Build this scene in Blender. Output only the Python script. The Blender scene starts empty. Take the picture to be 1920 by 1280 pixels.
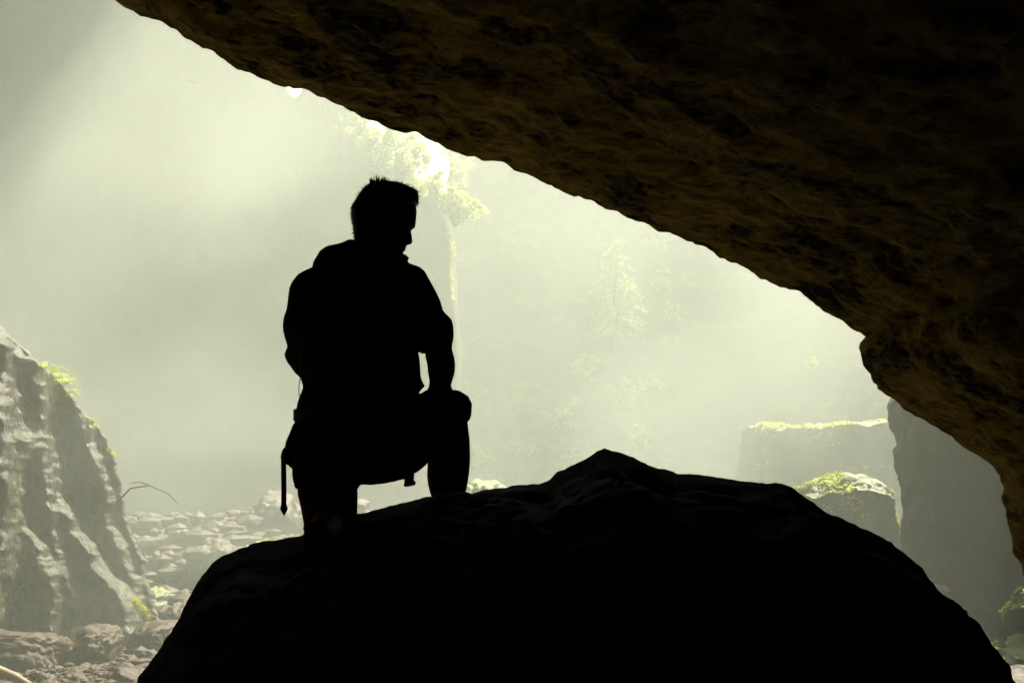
import bpy, bmesh, math, random
import numpy as np
from mathutils import Vector, Matrix, noise
R = math.radians
scn = bpy.context.scene
COL = scn.collection

# ------------------------------------------------------------------ camera
F = 2667.0                      # focal length in photo pixels (50 mm on 36 mm, 1920 px wide)
PITCH = R(4.5)
CAMZ = 1.6
cd = bpy.data.cameras.new('camera')
cd.lens = 50; cd.sensor_width = 36; cd.clip_start = 0.05; cd.clip_end = 500
cam = bpy.data.objects.new('camera', cd); COL.objects.link(cam)
cam.location = (0, 0, CAMZ); cam.rotation_euler = (math.pi/2 + PITCH, 0, 0)
scn.camera = cam
# ------------------------------------------------------------------ light
SUN_EL, SUN_AZ = R(50), R(26)    # azimuth measured from +Y (straight ahead) towards +X
w = bpy.data.worlds.new('World'); scn.world = w; w.use_nodes = True
nt = w.node_tree
bg = nt.nodes['Background']
sky = nt.nodes.new('ShaderNodeTexSky'); sky.sky_type = 'NISHITA'; sky.sun_disc = False
sky.sun_elevation = SUN_EL; sky.sun_rotation = SUN_AZ
nt.links.new(sky.outputs[0], bg.inputs[0]); bg.inputs[1].default_value = 0.05
sl = bpy.data.lights.new('sun', 'SUN'); sl.energy = 5.0; sl.angle = R(0.5); sl.color = (1.0, 0.955, 0.80)
so = bpy.data.objects.new('sun', sl); COL.objects.link(so)
sd = Vector((math.sin(SUN_AZ)*math.cos(SUN_EL), math.cos(SUN_AZ)*math.cos(SUN_EL), math.sin(SUN_EL)))
so.rotation_euler = sd.to_track_quat('Z', 'Y').to_euler(); so.location = (0, 30, 40)
scn.view_settings.view_transform = 'Standard'; scn.view_settings.look = 'None'
scn.view_settings.gamma = 1.0; scn.view_settings.exposure = 2.55
scn.cycles.use_denoising = True
scn.cycles.volume_bounces = 0; scn.cycles.max_bounces = 6
scn.cycles.diffuse_bounces = 3; scn.cycles.glossy_bounces = 2; scn.cycles.transmission_bounces = 3
scn.cycles.transparent_max_bounces = 8
scn.cycles.sample_clamp_indirect = 4.0

# ------------------------------------------------------------------ helpers
def P(px, py, Y):
    """world point at depth Y seen at photo pixel (px, py)"""
    a = (px-960)/F; b = (640-py)/F
    d = Vector((a, math.cos(PITCH)-b*math.sin(PITCH), math.sin(PITCH)+b*math.cos(PITCH)))
    return Vector((0, 0, CAMZ)) + d*(Y/d.y)

def tag(o, label=None, cat=None, group=None, kind=None):
    if label: o['label'] = label
    if cat: o['category'] = cat
    if group: o['group'] = group
    if kind: o['kind'] = kind
    return o

def mesh_obj(name, verts, faces, mat, parent=None, smooth=True):
    me = bpy.data.meshes.new(name)
    me.from_pydata([tuple(v) for v in verts], [], faces)
    me.materials.append(mat)
    if smooth: me.polygons.foreach_set('use_smooth', [True]*len(me.polygons))
    me.update()
    o = bpy.data.objects.new(name, me); COL.objects.link(o)
    if parent: o.parent = parent
    return o

def empty(name, loc):
    o = bpy.data.objects.new(name, None); COL.objects.link(o); o.location = loc
    return o

def local(o, parent):
    """parent o keeping its world-space vertices"""
    o.parent = parent; o.matrix_parent_inverse = Matrix.Translation(-Vector(parent.location))

def fbm(p, H=1.0, lac=2.1, oct=5):
    return noise.fractal(p, H, lac, oct)

def ridged(p, oct=4):
    a, f, s = 1.0, 1.0, 0.0
    for i in range(oct):
        s += a*(1-abs(noise.noise(p*f))*2.2); a *= .5; f *= 2.15
    return s/1.9-.5

def interp(x, pts):
    if x <= pts[0][0]: return pts[0][1]
    for (a, b), (c, d) in zip(pts, pts[1:]):
        if x <= c: return b+(d-b)*(x-a)/(c-a) if c > a else d
    return pts[-1][1]

# ------------------------------------------------------------------ materials
def nodes(m):
    m.use_nodes = True
    return m.node_tree.nodes, m.node_tree.links, m.node_tree.nodes['Principled BSDF']

def rock_mat(name, c1, c2, c3, scale=1.0, stretch=(1, 1, 1), rough=(.35, .8), bump=.4, moss=0.0, rot=(0, 0, 0), spec=.5, fine=1.0, ramp=(.36, .5, .66), n2s=7, mixw=.5):
    m = bpy.data.materials.new(name); N, L, b = nodes(m)
    tc = N.new('ShaderNodeTexCoord'); mp = N.new('ShaderNodeMapping')
    mp.inputs['Scale'].default_value = stretch; mp.inputs['Rotation'].default_value = rot
    L.new(tc.outputs['Object'], mp.inputs[0])
    def nz(sc, det, ro=.6, dist=0):
        n = N.new('ShaderNodeTexNoise'); n.inputs['Scale'].default_value = sc; n.inputs['Detail'].default_value = det
        n.inputs['Roughness'].default_value = ro; n.inputs['Distortion'].default_value = dist
        L.new(mp.outputs[0], n.inputs['Vector']); return n
    n1 = nz(1.3*scale, 8, .65, .4); n2 = nz(n2s*scale, 10, .72, .2); n3 = nz(30*scale*fine, 5, .6)
    cr = N.new('ShaderNodeValToRGB'); e = cr.color_ramp.elements
    e[0].position = ramp[0]; e[0].color = (*c1, 1); e[1].position = ramp[2]; e[1].color = (*c3, 1)
    k = e.new(ramp[1]); k.color = (*c2, 1)
    mx = N.new('ShaderNodeMath'); mx.operation = 'MULTIPLY_ADD'; mx.inputs[1].default_value = .5
    hf = N.new('ShaderNodeMath'); hf.operation = 'MULTIPLY'; hf.inputs[1].default_value = .5
    L.new(n2.outputs[0], hf.inputs[0]); L.new(n1.outputs[0], mx.inputs[0]); L.new(hf.outputs[0], mx.inputs[2])
    L.new(mx.outputs[0], cr.inputs[0])
    colout = cr.outputs[0]
    if moss > 0:
        g = N.new('ShaderNodeNewGeometry'); sp = N.new('ShaderNodeSeparateXYZ'); L.new(g.outputs['Normal'], sp.inputs[0])
        mr = N.new('ShaderNodeMapRange'); mr.inputs[1].default_value = .45; mr.inputs[2].default_value = .8
        L.new(sp.outputs[2], mr.inputs[0])
        th = N.new('ShaderNodeMapRange'); th.inputs[1].default_value = .62-moss*.25; th.inputs[2].default_value = .7-moss*.25
        L.new(n2.outputs[0], th.inputs[0])
        mu = N.new('ShaderNodeMath'); mu.operation = 'MULTIPLY'; L.new(mr.outputs[0], mu.inputs[0]); L.new(th.outputs[0], mu.inputs[1])
        mixc = N.new('ShaderNodeMix'); mixc.data_type = 'RGBA'
        L.new(mu.outputs[0], mixc.inputs[0]); L.new(colout, mixc.inputs[6]); mixc.inputs[7].default_value = (.16, .2, .03, 1)
        colout = mixc.outputs[2]
    L.new(colout, b.inputs['Base Color'])
    rr = N.new('ShaderNodeMapRange'); rr.inputs[1].default_value = .3; rr.inputs[2].default_value = .7
    rr.inputs[3].default_value = rough[0]; rr.inputs[4].default_value = rough[1]
    L.new(n2.outputs[0], rr.inputs[0]); L.new(rr.outputs[0], b.inputs['Roughness'])
    b.inputs['Specular IOR Level'].default_value = spec
    ad = N.new('ShaderNodeMath'); ad.operation = 'MULTIPLY_ADD'; ad.inputs[1].default_value = .3
    L.new(n3.outputs[0], ad.inputs[0]); L.new(n2.outputs[0], ad.inputs[2])
    bp = N.new('ShaderNodeBump'); bp.inputs['Strength'].default_value = bump; bp.inputs['Distance'].default_value = .08/scale
    L.new(ad.outputs[0], bp.inputs['Height']); L.new(bp.outputs[0], b.inputs['Normal'])
    return m

def leaf_mat(name, c, trans=.55):
    m = bpy.data.materials.new(name); N, L, b = nodes(m)
    N.remove(b); out = [n for n in N if n.type == 'OUTPUT_MATERIAL'][0]
    d = N.new('ShaderNodeBsdfDiffuse'); t = N.new('ShaderNodeBsdfTranslucent'); mx = N.new('ShaderNodeMixShader')
    tc = N.new('ShaderNodeTexCoord'); n = N.new('ShaderNodeTexNoise'); n.inputs['Scale'].default_value = 3.0
    L.new(tc.outputs['Object'], n.inputs['Vector'])
    hs = N.new('ShaderNodeHueSaturation'); mr = N.new('ShaderNodeMapRange')
    mr.inputs[1].default_value = .3; mr.inputs[2].default_value = .7; mr.inputs[3].default_value = .65; mr.inputs[4].default_value = 1.35
    L.new(n.outputs[0], mr.inputs[0]); L.new(mr.outputs[0], hs.inputs['Value']); hs.inputs['Color'].default_value = (*c, 1)
    L.new(hs.outputs[0], d.inputs[0]); L.new(hs.outputs[0], t.inputs[0]); mx.inputs[0].default_value = trans
    L.new(d.outputs[0], mx.inputs[1]); L.new(t.outputs[0], mx.inputs[2]); L.new(mx.outputs[0], out.inputs[0])
    return m

def plain_mat(name, c, rough=.8, sc=60, var=.3, bump=.2, spec=.3, sheen=0):
    m = bpy.data.materials.new(name); N, L, b = nodes(m)
    tc = N.new('ShaderNodeTexCoord'); n = N.new('ShaderNodeTexNoise'); n.inputs['Scale'].default_value = sc; n.inputs['Detail'].default_value = 4
    L.new(tc.outputs['Object'], n.inputs['Vector'])
    hs = N.new('ShaderNodeHueSaturation'); mr = N.new('ShaderNodeMapRange')
    mr.inputs[3].default_value = 1-var; mr.inputs[4].default_value = 1+var
    L.new(n.outputs[0], mr.inputs[0]); L.new(mr.outputs[0], hs.inputs['Value']); hs.inputs['Color'].default_value = (*c, 1)
    L.new(hs.outputs[0], b.inputs['Base Color']); b.inputs['Roughness'].default_value = rough
    b.inputs['Specular IOR Level'].default_value = spec
    bp = N.new('ShaderNodeBump'); bp.inputs['Strength'].default_value = bump; bp.inputs['Distance'].default_value = .003
    L.new(n.outputs[0], bp.inputs['Height']); L.new(bp.outputs[0], b.inputs['Normal'])
    return m

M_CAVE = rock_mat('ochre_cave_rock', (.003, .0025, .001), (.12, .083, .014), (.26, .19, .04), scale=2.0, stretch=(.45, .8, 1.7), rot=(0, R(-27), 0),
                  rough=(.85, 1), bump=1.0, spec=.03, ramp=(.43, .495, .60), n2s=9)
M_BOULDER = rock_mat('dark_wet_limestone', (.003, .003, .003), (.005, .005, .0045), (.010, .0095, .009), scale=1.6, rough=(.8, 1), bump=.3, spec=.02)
M_CLIFF = rock_mat('wet_grey_cliff_rock', (.03, .026, .016), (.075, .066, .04), (.15, .13, .08), scale=1.6, stretch=(1, 1, .7), rough=(.12, .5), bump=.7, moss=.35)
M_FAR = rock_mat('far_cliff_rock', (.02, .02, .014), (.06, .06, .035), (.12, .11, .075), scale=.7, rough=(.7, 1), bump=.5, moss=.5, spec=.15)
M_SHADE = rock_mat('shade_toned_limestone', (.012, .011, .008), (.03, .028, .018), (.06, .053, .036), scale=1.4, rough=(.4, .9), bump=1.0, spec=.3)  # cliff rock in darker tones: shade of the right wall put into its colour
M_STONE = rock_mat('tan_river_stone', (.016, .008, .003), (.055, .030, .010), (.12, .072, .028), scale=2.5, rough=(.3, .9), bump=.5, spec=.3)
M_MOSSY = rock_mat('mossy_limestone', (.03, .028, .018), (.07, .065, .04), (.13, .12, .08), scale=1.6, rough=(.35, .85), bump=.6, moss=1.3)
M_GROUND = rock_mat('gravelly_ground', (.010, .006, .003), (.035, .022, .009), (.07, .046, .02), scale=4, rough=(.4, .9), bump=.6)
M_LEAF = leaf_mat('yellow_green_leaf', (.55, .62, .16), .62)
M_LEAF_DARK = leaf_mat('mid_green_leaf', (.09, .13, .02), .4)
M_NEEDLE = leaf_mat('fir_needles', (.3, .38, .12), .5)
M_MOSS = leaf_mat('bright_moss', (.48, .52, .10), .6)
M_BARK = plain_mat('grey_brown_bark', (.09, .07, .05), .85, 30, .4, .6)
M_SKIN = plain_mat('skin', (.12, .068, .045), .75, 90, .12, .15, spec=.02)
M_HAIR = plain_mat('dark_hair', (.025, .018, .012), .5, 200, .3, .2)
M_JACKET = plain_mat('dark_jacket_fabric', (.03, .033, .04), .85, 220, .25, .4, spec=.02)
M_SHORTS = plain_mat('dark_shorts_fabric', (.022, .018, .018), .9, 220, .25, .4, spec=.02)
M_BOOT = plain_mat('brown_boot_leather', (.02, .015, .012), .8, 80, .25, .3, spec=.02)
M_STRAP = plain_mat('black_webbing', (.02, .02, .02), .75, 300, .25, .5)
M_BUCKLE = plain_mat('black_plastic', (.02, .02, .022), .4, 50, .1, .05)
M_WOOD = plain_mat('bleached_driftwood', (.3, .25, .18), .7, 25, .35, .5)

# ================================================================== SETTING
# ---- ground sheet
def ground_z(x, y):
    z = .12*noise.noise(Vector((x*.35, y*.35, 1.7))) + .03*fbm(Vector((x*1.7, y*1.7, 4)))
    z += .02*max(0, y-14)**1.15*.35
    z = z*min(1, max(.15, (y-2)/8))
    g = math.exp(-((x+3.9)/2.6)**2-((y-17.8)/2.6)**2)+.8*math.exp(-((x-.2)/1.8)**2-((y-18.5)/2.4)**2)
    g = min(1, g*1.25)
    return z+g*(.62+.2*noise.noise(Vector((x*1.3, y*1.3, 9)))+.13*ridged(Vector((x*1.6, y*1.6, 2)))+.05*noise.noise(Vector((x*6, y*6, 5))))
def build_ground():
    xs = [-60, -40, -25] + list(np.arange(-16, -8, .3)) + list(np.arange(-8, 5, .11)) + list(np.arange(5, 16.01, .22)) + [25, 40, 60]
    ys = [-12, -6, -2, 0, 2, 4, 5, 6, 7] + list(np.arange(7.5, 21, .13)) + list(np.arange(21, 34, .3)) + [36, 40, 46, 52, 60, 75, 90]
    V = [(x, y, ground_z(x, y)) for y in ys for x in xs]; n = len(xs)
    Fc = [(j*n+i, j*n+i+1, (j+1)*n+i+1, (j+1)*n+i) for j in range(len(ys)-1) for i in range(n-1)]
    tag(mesh_obj('ground', V, Fc, M_GROUND), 'gravelly brown ravine floor running from the cave out into the mist', 'ground', kind='structure')
build_ground()

# ---- cave: roof, right wall, left wall and back as one shell
LIP = [(-330, 1500), (-300, 900), (-330, 500), (-390, 0), (-370, -300), (-230, -330), (-60, -190), (100, -60), (210, 0), (255, 20), (300, 38), (350, 72), (400, 100), (445, 129), (490, 146), (550, 165), (615, 187), (650, 206),
       (700, 227), (745, 243), (790, 256), (830, 270), (860, 287), (920, 303), (980, 322), (1040, 352), (1100, 375), (1150, 398), (1200, 414), (1260, 440), (1320, 459), (1365, 488), (1400, 505),
       (1450, 532), (1500, 547), (1530, 572), (1570, 600), (1612, 624), (1622, 632), (1611, 643), (1612, 660), (1617, 685), (1630, 703), (1648, 728), (1668, 744), (1690, 763), (1725, 783),
       (1760, 801), (1790, 818), (1820, 846), (1850, 868), (1872, 893), (1880, 930), (1885, 965), (1894, 1000), (1902, 1040), (1915, 1075), (1930, 1105), (1990, 1200), (2080, 1330), (2200, 1500)]
def build_cave():
    YL = 8.0
    L3 = [P(x, y, YL) for x, y in LIP]
    pts = []                                    # resample
    for a, b in zip(L3, L3[1:]):
        inside = (-3.2 < a.x < 3.2)
        k = max(1, int((b-a).length/(.022 if inside else .15)))
        for i in range(k): pts.append(a.lerp(b, i/k))
    pts.append(L3[-1])
    n = len(pts)
    C = Vector((-.3, 0, 1.0))
    # smoothed outward direction in XZ
    out = []
    for i in range(n):
        a = pts[max(0, i-25)]; b = pts[min(n-1, i+25)]
        t = (b-a).normalized(); o = Vector((-t.z, 0, t.x))
        if o.dot(pts[i]-C) < 0: o = -o
        o2 = (Vector((pts[i].x, 0, pts[i].z))-C).normalized()
        out.append((o*.5+o2).normalized())
    rows = [(14, 11), (11, 7), (9.4, 3), (8.7, 1.2), (8.3, .5), (8.1, .16), (8.03, .05)]   # outer face
    y = 8.0; inner = []
    while y > 2.0:
        inner.append(y); y -= .022 if y > 6.6 else .05
    inner += [1.6, 1, 0, -1.5, -3, -5]
    V = []; 
    for (Y, o) in rows:
        for i in range(n):
            p = pts[i]+out[i]*o; p.y = Y
            if o > .6: p += out[i]*.5*noise.noise(p*.5)
            V.append(p)
    for Y in inner:
        d = 8.0-Y
        o = .05*d+.05*d*d*.35 if d < 3 else .05*d+.1575+.13*(d-3)
        for i in range(n):
            p = pts[i]+out[i]*o; p.y = Y
            q = Vector((p.x*.55, p.y*.8, p.z*.9))
            k = min(1, d/.6)
            # strata that run down to the right
            s = p.z+.47*p.x
            a = .14*fbm(Vector((p.x*.35, p.y*.6, s*.8)))*k
            a += .05*fbm(Vector((p.x*.9, p.y*1.6, s*2.6)), .8)*(.15+.85*k)
            a += .030*ridged(Vector((p.x*1.4+3, p.y*2.2, s*4.5)))*(.1+.9*k)
            a += (.035*ridged(Vector((p.x*3, p.y*5, s*11)))+.03*min(0, noise.noise(Vector((p.x*4+7, p.y*6, s*15)))+.1))*(.2+.8*k)
            cr = noise.noise(Vector((p.x*1.8+11, p.y*2.5, s*7+2))); a -= .07*max(0, .22-abs(cr))*max(0, noise.noise(Vector((p.x*.9, p.y, s*1.3+9)))+.25)*4*(.1+.9*k)
            a += .020*noise.noise(Vector((p.x*8, p.y*9, p.z*13)))+.013*noise.noise(Vector((p.x*21, p.y*21, p.z*27)))
            V.append(p+out[i]*a*(1 if Y > -2 else .3))
    # back cap
    nr = len(rows)+len(inner)
    Fc = [(j*n+i, j*n+i+1, (j+1)*n+i+1, (j+1)*n+i) for j in range(nr-1) for i in range(n-1)]
    V.append(Vector((0, -5.5, 1.5))); c = len(V)-1
    Fc += [((nr-1)*n+i, (nr-1)*n+i+1, c) for i in range(n-1)]
    Fc.append(((nr-1)*n+n-1, (nr-1)*n, c))
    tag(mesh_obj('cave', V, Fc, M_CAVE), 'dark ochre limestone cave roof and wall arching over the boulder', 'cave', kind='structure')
build_cave()

# ---- cliffs of the gorge
def sheet(name, path, mat, z0=-1.0, nu=260, nv=120, disp=.8, seed=0, back=5.0, lean=0.0, zs=.5, fq=.22, xs=None):
    """path: (x, y, top z) along the foot. A thick ridge: front face, top, back face."""
    d = [0]
    for a, b in zip(path, path[1:]): d.append(d[-1]+math.hypot(b[0]-a[0], b[1]-a[1])+abs(b[2]-a[2])*.3)
    V = []; Tn = d[-1]
    for j in range(nv+14):
        v = min(1, j/nv)
        for i in range(nu):
            t = Tn*i/(nu-1)
            x = interp(t, list(zip(d, [p[0] for p in path]))); y = interp(t, list(zip(d, [p[1] for p in path])))
            tz = interp(t, list(zip(d, [p[2] for p in path])))
            z = z0+(tz-z0)*v
            y += lean*z
            kk = 0
            if j > nv:
                kk = (j-nv)/14
                y += back*min(1, kk*2); z = tz*(1-.1*kk*2) if kk < .5 else tz*.9*(1-(kk-.5)*2)+z0*(kk-.5)*2
            q = Vector((x*fq+seed, y*fq, z*fq*zs))
            a = disp*fbm(q)+disp*.45*ridged(q*2.7)+disp*.16*fbm(q*9)+disp*.05*noise.noise(q*34)
            if xs: x += xs(z)+(2.5 if kk > 0 else 0)
            V.append((x+disp*.25*noise.noise(q*3+Vector((9, 0, 0)))+(disp*.3*fbm(q*8) if xs else 0), y-a, z+.18*noise.noise(q*12)*(v)))
    n = nu; nr = nv+14
    Fc = [(j*n+i, j*n+i+1, (j+1)*n+i+1, (j+1)*n+i) for j in range(nr-1) for i in range(n-1)]
    return mesh_obj(name, V, Fc, mat)

def top(px, py, Y):
    p = P(px, py, Y); return (p.x, Y, p.z)
A = 28.0
contour = [(-900, -800), (-300, -720), (0, -560), (150, -350), (250, -120), (380, 10), (480, 105), (535, 160), (547, 176), (560, 168), (575, 120), (615, 120), (650, 205), (700, 250), (735, 290), (775, 330), (800, 352), (826, 366), (840, 420), (846, 520), (852, 620), (858, 780)]
path = [top(x, y, A) for x, y in contour]
path = [(-34, 14, 19)] + path + [(path[-1][0]+.1, A+3, path[-1][2]-1)]
tag(sheet('cliff', path, M_FAR, nu=420, nv=110, disp=.7, seed=3, back=4), 'hazy grey cliff on the far left whose edge drops behind the man', 'cliff', kind='structure')
# hillside that closes the gorge on the right, leaning back
path = [top(850, 245, 42)[:1]+(33, 12.5)]
p0 = P(850, 250, 44)
path = [(-2.0, 44, 3.0), (-1.75, 34, 11.5), (-1.5, 29, 12.5), (2, 28.5, 13.5), (6, 28, 13), (11, 26, 12), (16, 24, 12), (24, 18, 13), (34, 8, 13)]
tag(sheet('hillside', path, M_FAR, nu=300, nv=120, disp=1.0, seed=11, back=6, lean=.75, zs=.9), 'steep misty slope with scattered bushes closing the gorge on the right', 'hillside', kind='structure')

def ico(sub):
    bm = bmesh.new(); bmesh.ops.create_icosphere(bm, subdivisions=sub, radius=1)
    V = [v.co.copy() for v in bm.verts]; Fc = [[v.index for v in f.verts] for f in bm.faces]; bm.free()
    return V, Fc
# ---- unseen rocks added high on the left to throw dark shafts in the mist
def shade_rock(c, size, seed, label, shear=0):
    V0, Fc = ico(6); V = []
    for v in V0:
        p = Vector([math.copysign(abs(a)**.6, a) for a in v]); q = v*1.6+Vector((seed, 0, 0))
        p = p*(1+.42*fbm(q)+.10*ridged(q*2.2)+.04*fbm(q*7))
        V.append((c[0]+p.x*size[0], c[1]+p.y*size[1], c[2]+p.z*size[2]+shear*p.y*size[1]))
    tag(mesh_obj('cliff', V, Fc, M_CLIFF), label, 'cliff', kind='structure')
shade_rock((-7.9, 15.4, 10.9), (5.2, 1.2, 2.4), 2, 'unseen rock mass added high on the left to shade the mist, nearest the cave')
shade_rock((-7.4, 17.2, 12.2), (5.2, 1.1, 2.1), 12, 'unseen rock mass added high on the left to shade the mist, second from the cave')
shade_rock((-9.0, 19.0, 13.3), (5.4, 1.1, 2.0), 22, 'unseen rock mass added high on the left to shade the mist, third from the cave')
shade_rock((-6.8, 20.8, 14.4), (5.0, 1.1, 2.0), 32, 'unseen rock mass added high on the left to shade the mist, farthest from the cave')

# ---- haze
def build_haze():
    x0, x1, y0, y1, z0, z1 = -70, 70, -14, 95, -2.2, 18.6
    V = [(x, y, z) for z in (z0, z1) for y in (y0, y1) for x in (x0, x1)]
    Fc = [(0, 2, 3, 1), (4, 5, 7, 6), (0, 1, 5, 4), (2, 6, 7, 3), (0, 4, 6, 2), (1, 3, 7, 5)]
    m = bpy.data.materials.new('mist'); m.use_nodes = True; N = m.node_tree.nodes; L = m.node_tree.links
    N.remove(N['Principled BSDF']); out = [n for n in N if n.type == 'OUTPUT_MATERIAL'][0]
    v = N.new('ShaderNodeVolumePrincipled'); v.inputs['Color'].default_value = (.925, .985, .83, 1)
    v.inputs['Density'].default_value = .027; v.inputs['Anisotropy'].default_value = .15
    L.new(v.outputs[0], out.inputs['Volume'])
    o = mesh_obj('haze', V, Fc, m, smooth=False)
    tag(o, 'pale sunlit mist filling the gorge', 'mist', kind='stuff')
build_haze()
def mist_patch(c, size, rotz, roty, dens, nscale, seed, label):
    V, Fc = ico(4); V = [v*1.0 for v in V]
    m = bpy.data.materials.new('drifting_mist'); m.use_nodes = True; N = m.node_tree.nodes; L = m.node_tree.links
    N.remove(N['Principled BSDF']); out = [n for n in N if n.type == 'OUTPUT_MATERIAL'][0]
    v = N.new('ShaderNodeVolumePrincipled'); v.inputs['Color'].default_value = (.925, .985, .83, 1); v.inputs['Anisotropy'].default_value = .15
    tc = N.new('ShaderNodeTexCoord'); ln = N.new('ShaderNodeVectorMath'); ln.operation = 'LENGTH'; L.new(tc.outputs['Object'], ln.inputs[0])
    fo = N.new('ShaderNodeMapRange'); fo.interpolation_type = 'SMOOTHSTEP'; fo.inputs[1].default_value = .98; fo.inputs[2].default_value = .25; L.new(ln.outputs['Value'], fo.inputs[0])
    nz = N.new('ShaderNodeTexNoise'); nz.inputs['Scale'].default_value = nscale; nz.inputs['Detail'].default_value = 3; nz.inputs['Distortion'].default_value = .4
    mp = N.new('ShaderNodeMapping'); mp.inputs['Location'].default_value = (seed*3.3, seed*1.7, 0); L.new(tc.outputs['Object'], mp.inputs[0]); L.new(mp.outputs[0], nz.inputs['Vector'])
    mr = N.new('ShaderNodeMapRange'); mr.inputs[1].default_value = .43; mr.inputs[2].default_value = .62; mr.inputs[4].default_value = dens; L.new(nz.outputs[0], mr.inputs[0])
    mu = N.new('ShaderNodeMath'); mu.operation = 'MULTIPLY'; L.new(fo.outputs[0], mu.inputs[0]); L.new(mr.outputs[0], mu.inputs[1]); L.new(mu.outputs[0], v.inputs['Density'])
    L.new(v.outputs[0], out.inputs['Volume'])
    o = mesh_obj('mist', V, Fc, m); o.location = c; o.scale = size; o.rotation_euler = (0, roty, rotz)
    tag(o, label, 'mist', kind='stuff')
mist_patch((-5.6, 15.6, 3.4), (6.8, 6.5, 3.6), 0, R(-22), .125, 1.6, 1, 'brighter plume of drifting mist left of the man')
mist_patch((-2.9, 13.0, 1.1), (3.6, 2.6, 1.9), 0, 0, .13, 1.4, 3, 'low mist lying over the stream bed left of the black boulder')
mist_patch((2.5, 17, 3.2), (4.0, 6.5, 4.8), 0, R(20), .085, 1.7, 2, 'brighter drifting mist right of the man')

# ================================================================== BOULDERS
ICO = {}
def rock(name, c, size, mat, seed, blocky=.0, rough=.22, sub=5, rotz=0, fine=1.0, tilt=0, label=None, cat='rock', group=None):
    """irregular rock centred at c, half-sizes size"""
    if sub not in ICO: ICO[sub] = ico(sub)
    V0, Fc = ICO[sub]; V = []
    off = Vector((seed*7.3, seed*3.1, seed*5.7)); cr, sr = math.cos(rotz), math.sin(rotz)
    # random cutting planes give facets
    rnd = random.Random(seed)
    planes = []
    for k in range(11):
        nrm = Vector((rnd.gauss(0, 1), rnd.gauss(0, 1), rnd.gauss(0, 1))).normalized(); planes.append((nrm, rnd.uniform(.62, .92)+.35*max(0, blocky-.4)))
    for v in V0:
        e = 1-blocky*.75
        p = Vector([math.copysign(abs(a)**e, a) for a in v])
        if blocky: p = p*(1/max(1e-6, (sum(abs(a)**(2/ e) for a in p))**(e/2)))**.6
        for nrm, dd in planes:
            t = p.dot(nrm)-dd
            if t > 0: p -= nrm*t*.75
        q = v*1.1+off
        r = 1+rough*fbm(q, 1, 2, 4)+rough*.35*ridged(q*2.3)*fine+rough*.14*fbm(q*7)*fine+rough*.05*noise.noise(q*26)*fine
        p = p*r
        x, y, z = p.x*size[0], p.y*size[1], p.z*size[2]
        ms = (size[0]*size[1]*size[2])**.333
        wq = Vector((x, y, z))/ms*2.2+off; dn = (fbm(wq, 1, 2, 3)*.10+ridged(wq*2.1)*.05+noise.noise(wq*9)*.012)*ms*min(1, rough*5+.2)
        x += v.x*dn; y += v.y*dn; z += v.z*dn+tilt*y
        V.append((x*cr-y*sr, x*sr+y*cr, z))
    o = mesh_obj(name, V, Fc, mat); o.location = c
    if label: tag(o, label, cat, group)
    return o

# the big boulder the man kneels on: crest line traced, swept forward and back as a dome
YB = 5.5
CREST = [(60, 1640), (150, 1500), (215, 1360), (262, 1280), (268, 1258), (300, 1215), (330, 1168), (348, 1132), (370, 1092), (398, 1055), (414, 1043), (470, 1020), (520, 1012), (573, 1000), (620, 984), (670, 963),
         (730, 949), (800, 931), (840, 924), (870, 921), (884, 926), (905, 919), (960, 911), (1010, 906), (1027, 903), (1045, 884), (1090, 865), (1120, 846), (1133, 841), (1168, 850), (1230, 877), (1270, 887), (1310, 889), (1400, 903), (1468, 906),
         (1490, 918), (1520, 938), (1550, 960), (1620, 990), (1660, 1008), (1700, 1040), (1722, 1060), (1752, 1098), (1783, 1140), (1808, 1180), (1828, 1222), (1842, 1262), (1854, 1300), (1900, 1400), (1960, 1540), (2010, 1640)]
def crest_pts():
    L3 = [P(x, y, YB) for x, y in CREST]; pts = []
    for a, b in zip(L3, L3[1:]):
        k = max(1, int((b-a).length/.014))
        for i in range(k): pts.append(a.lerp(b, i/k))
    pts.append(L3[-1]); return pts
CP = crest_pts()
RF, RB = 1.9, 1.25
def dome(t):                                     # t>0 behind the crest, <0 towards the camera
    r = abs(t)/(RB if t > 0 else RF)
    return max(0, 1-r**(2.2 if t < 0 else 1.9))**.5
CXB = P(1070, 1000, YB).x
def boulder_at(i, t):
    p = CP[i]; h = dome(t)
    sx = .35+.65*dome(t*.97)
    base = -.3
    x = CXB+(p.x-CXB)*sx
    z = base+(p.z-base)*h
    # flatten the traced bumps away from the crest
    q = Vector((x*1.1, t*1.1, z*1.1+5))
    k = min(1, abs(t)/.25)
    a = k*(.09*fbm(q)+.04*ridged(q*2.6))+(.12+.88*k)*.022*fbm(q*6)+.006*noise.noise(q*30)
    nrm = Vector(((x-CXB)*.5, t*.6, .8)).normalized()
    v = Vector((x, YB+t, z))+nrm*(a-k*.035)
    return v
def build_boulder():
    ts = [-RF+1e-3]
    for k in range(1, 92): ts.append(-RF*math.cos(math.pi/2*k/92))
    ts += [RB*math.sin(math.pi/2*k/70) for k in range(0, 71)]
    n = len(CP); V = [boulder_at(i, t) for t in ts for i in range(n)]
    Fc = [(j*n+i, j*n+i+1, (j+1)*n+i+1, (j+1)*n+i) for j in range(len(ts)-1) for i in range(n-1)]
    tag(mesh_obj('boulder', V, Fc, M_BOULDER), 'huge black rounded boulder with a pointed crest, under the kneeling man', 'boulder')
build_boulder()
def rock_z(px, t):
    """height of the boulder surface below photo column px at depth offset t"""
    X = P(px, 950, YB+t).x
    return max((boulder_at(i, t).z for i in range(0, len(CP), 3) if abs(boulder_at(i, t).x-X) < .03), default=1.2)

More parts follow.
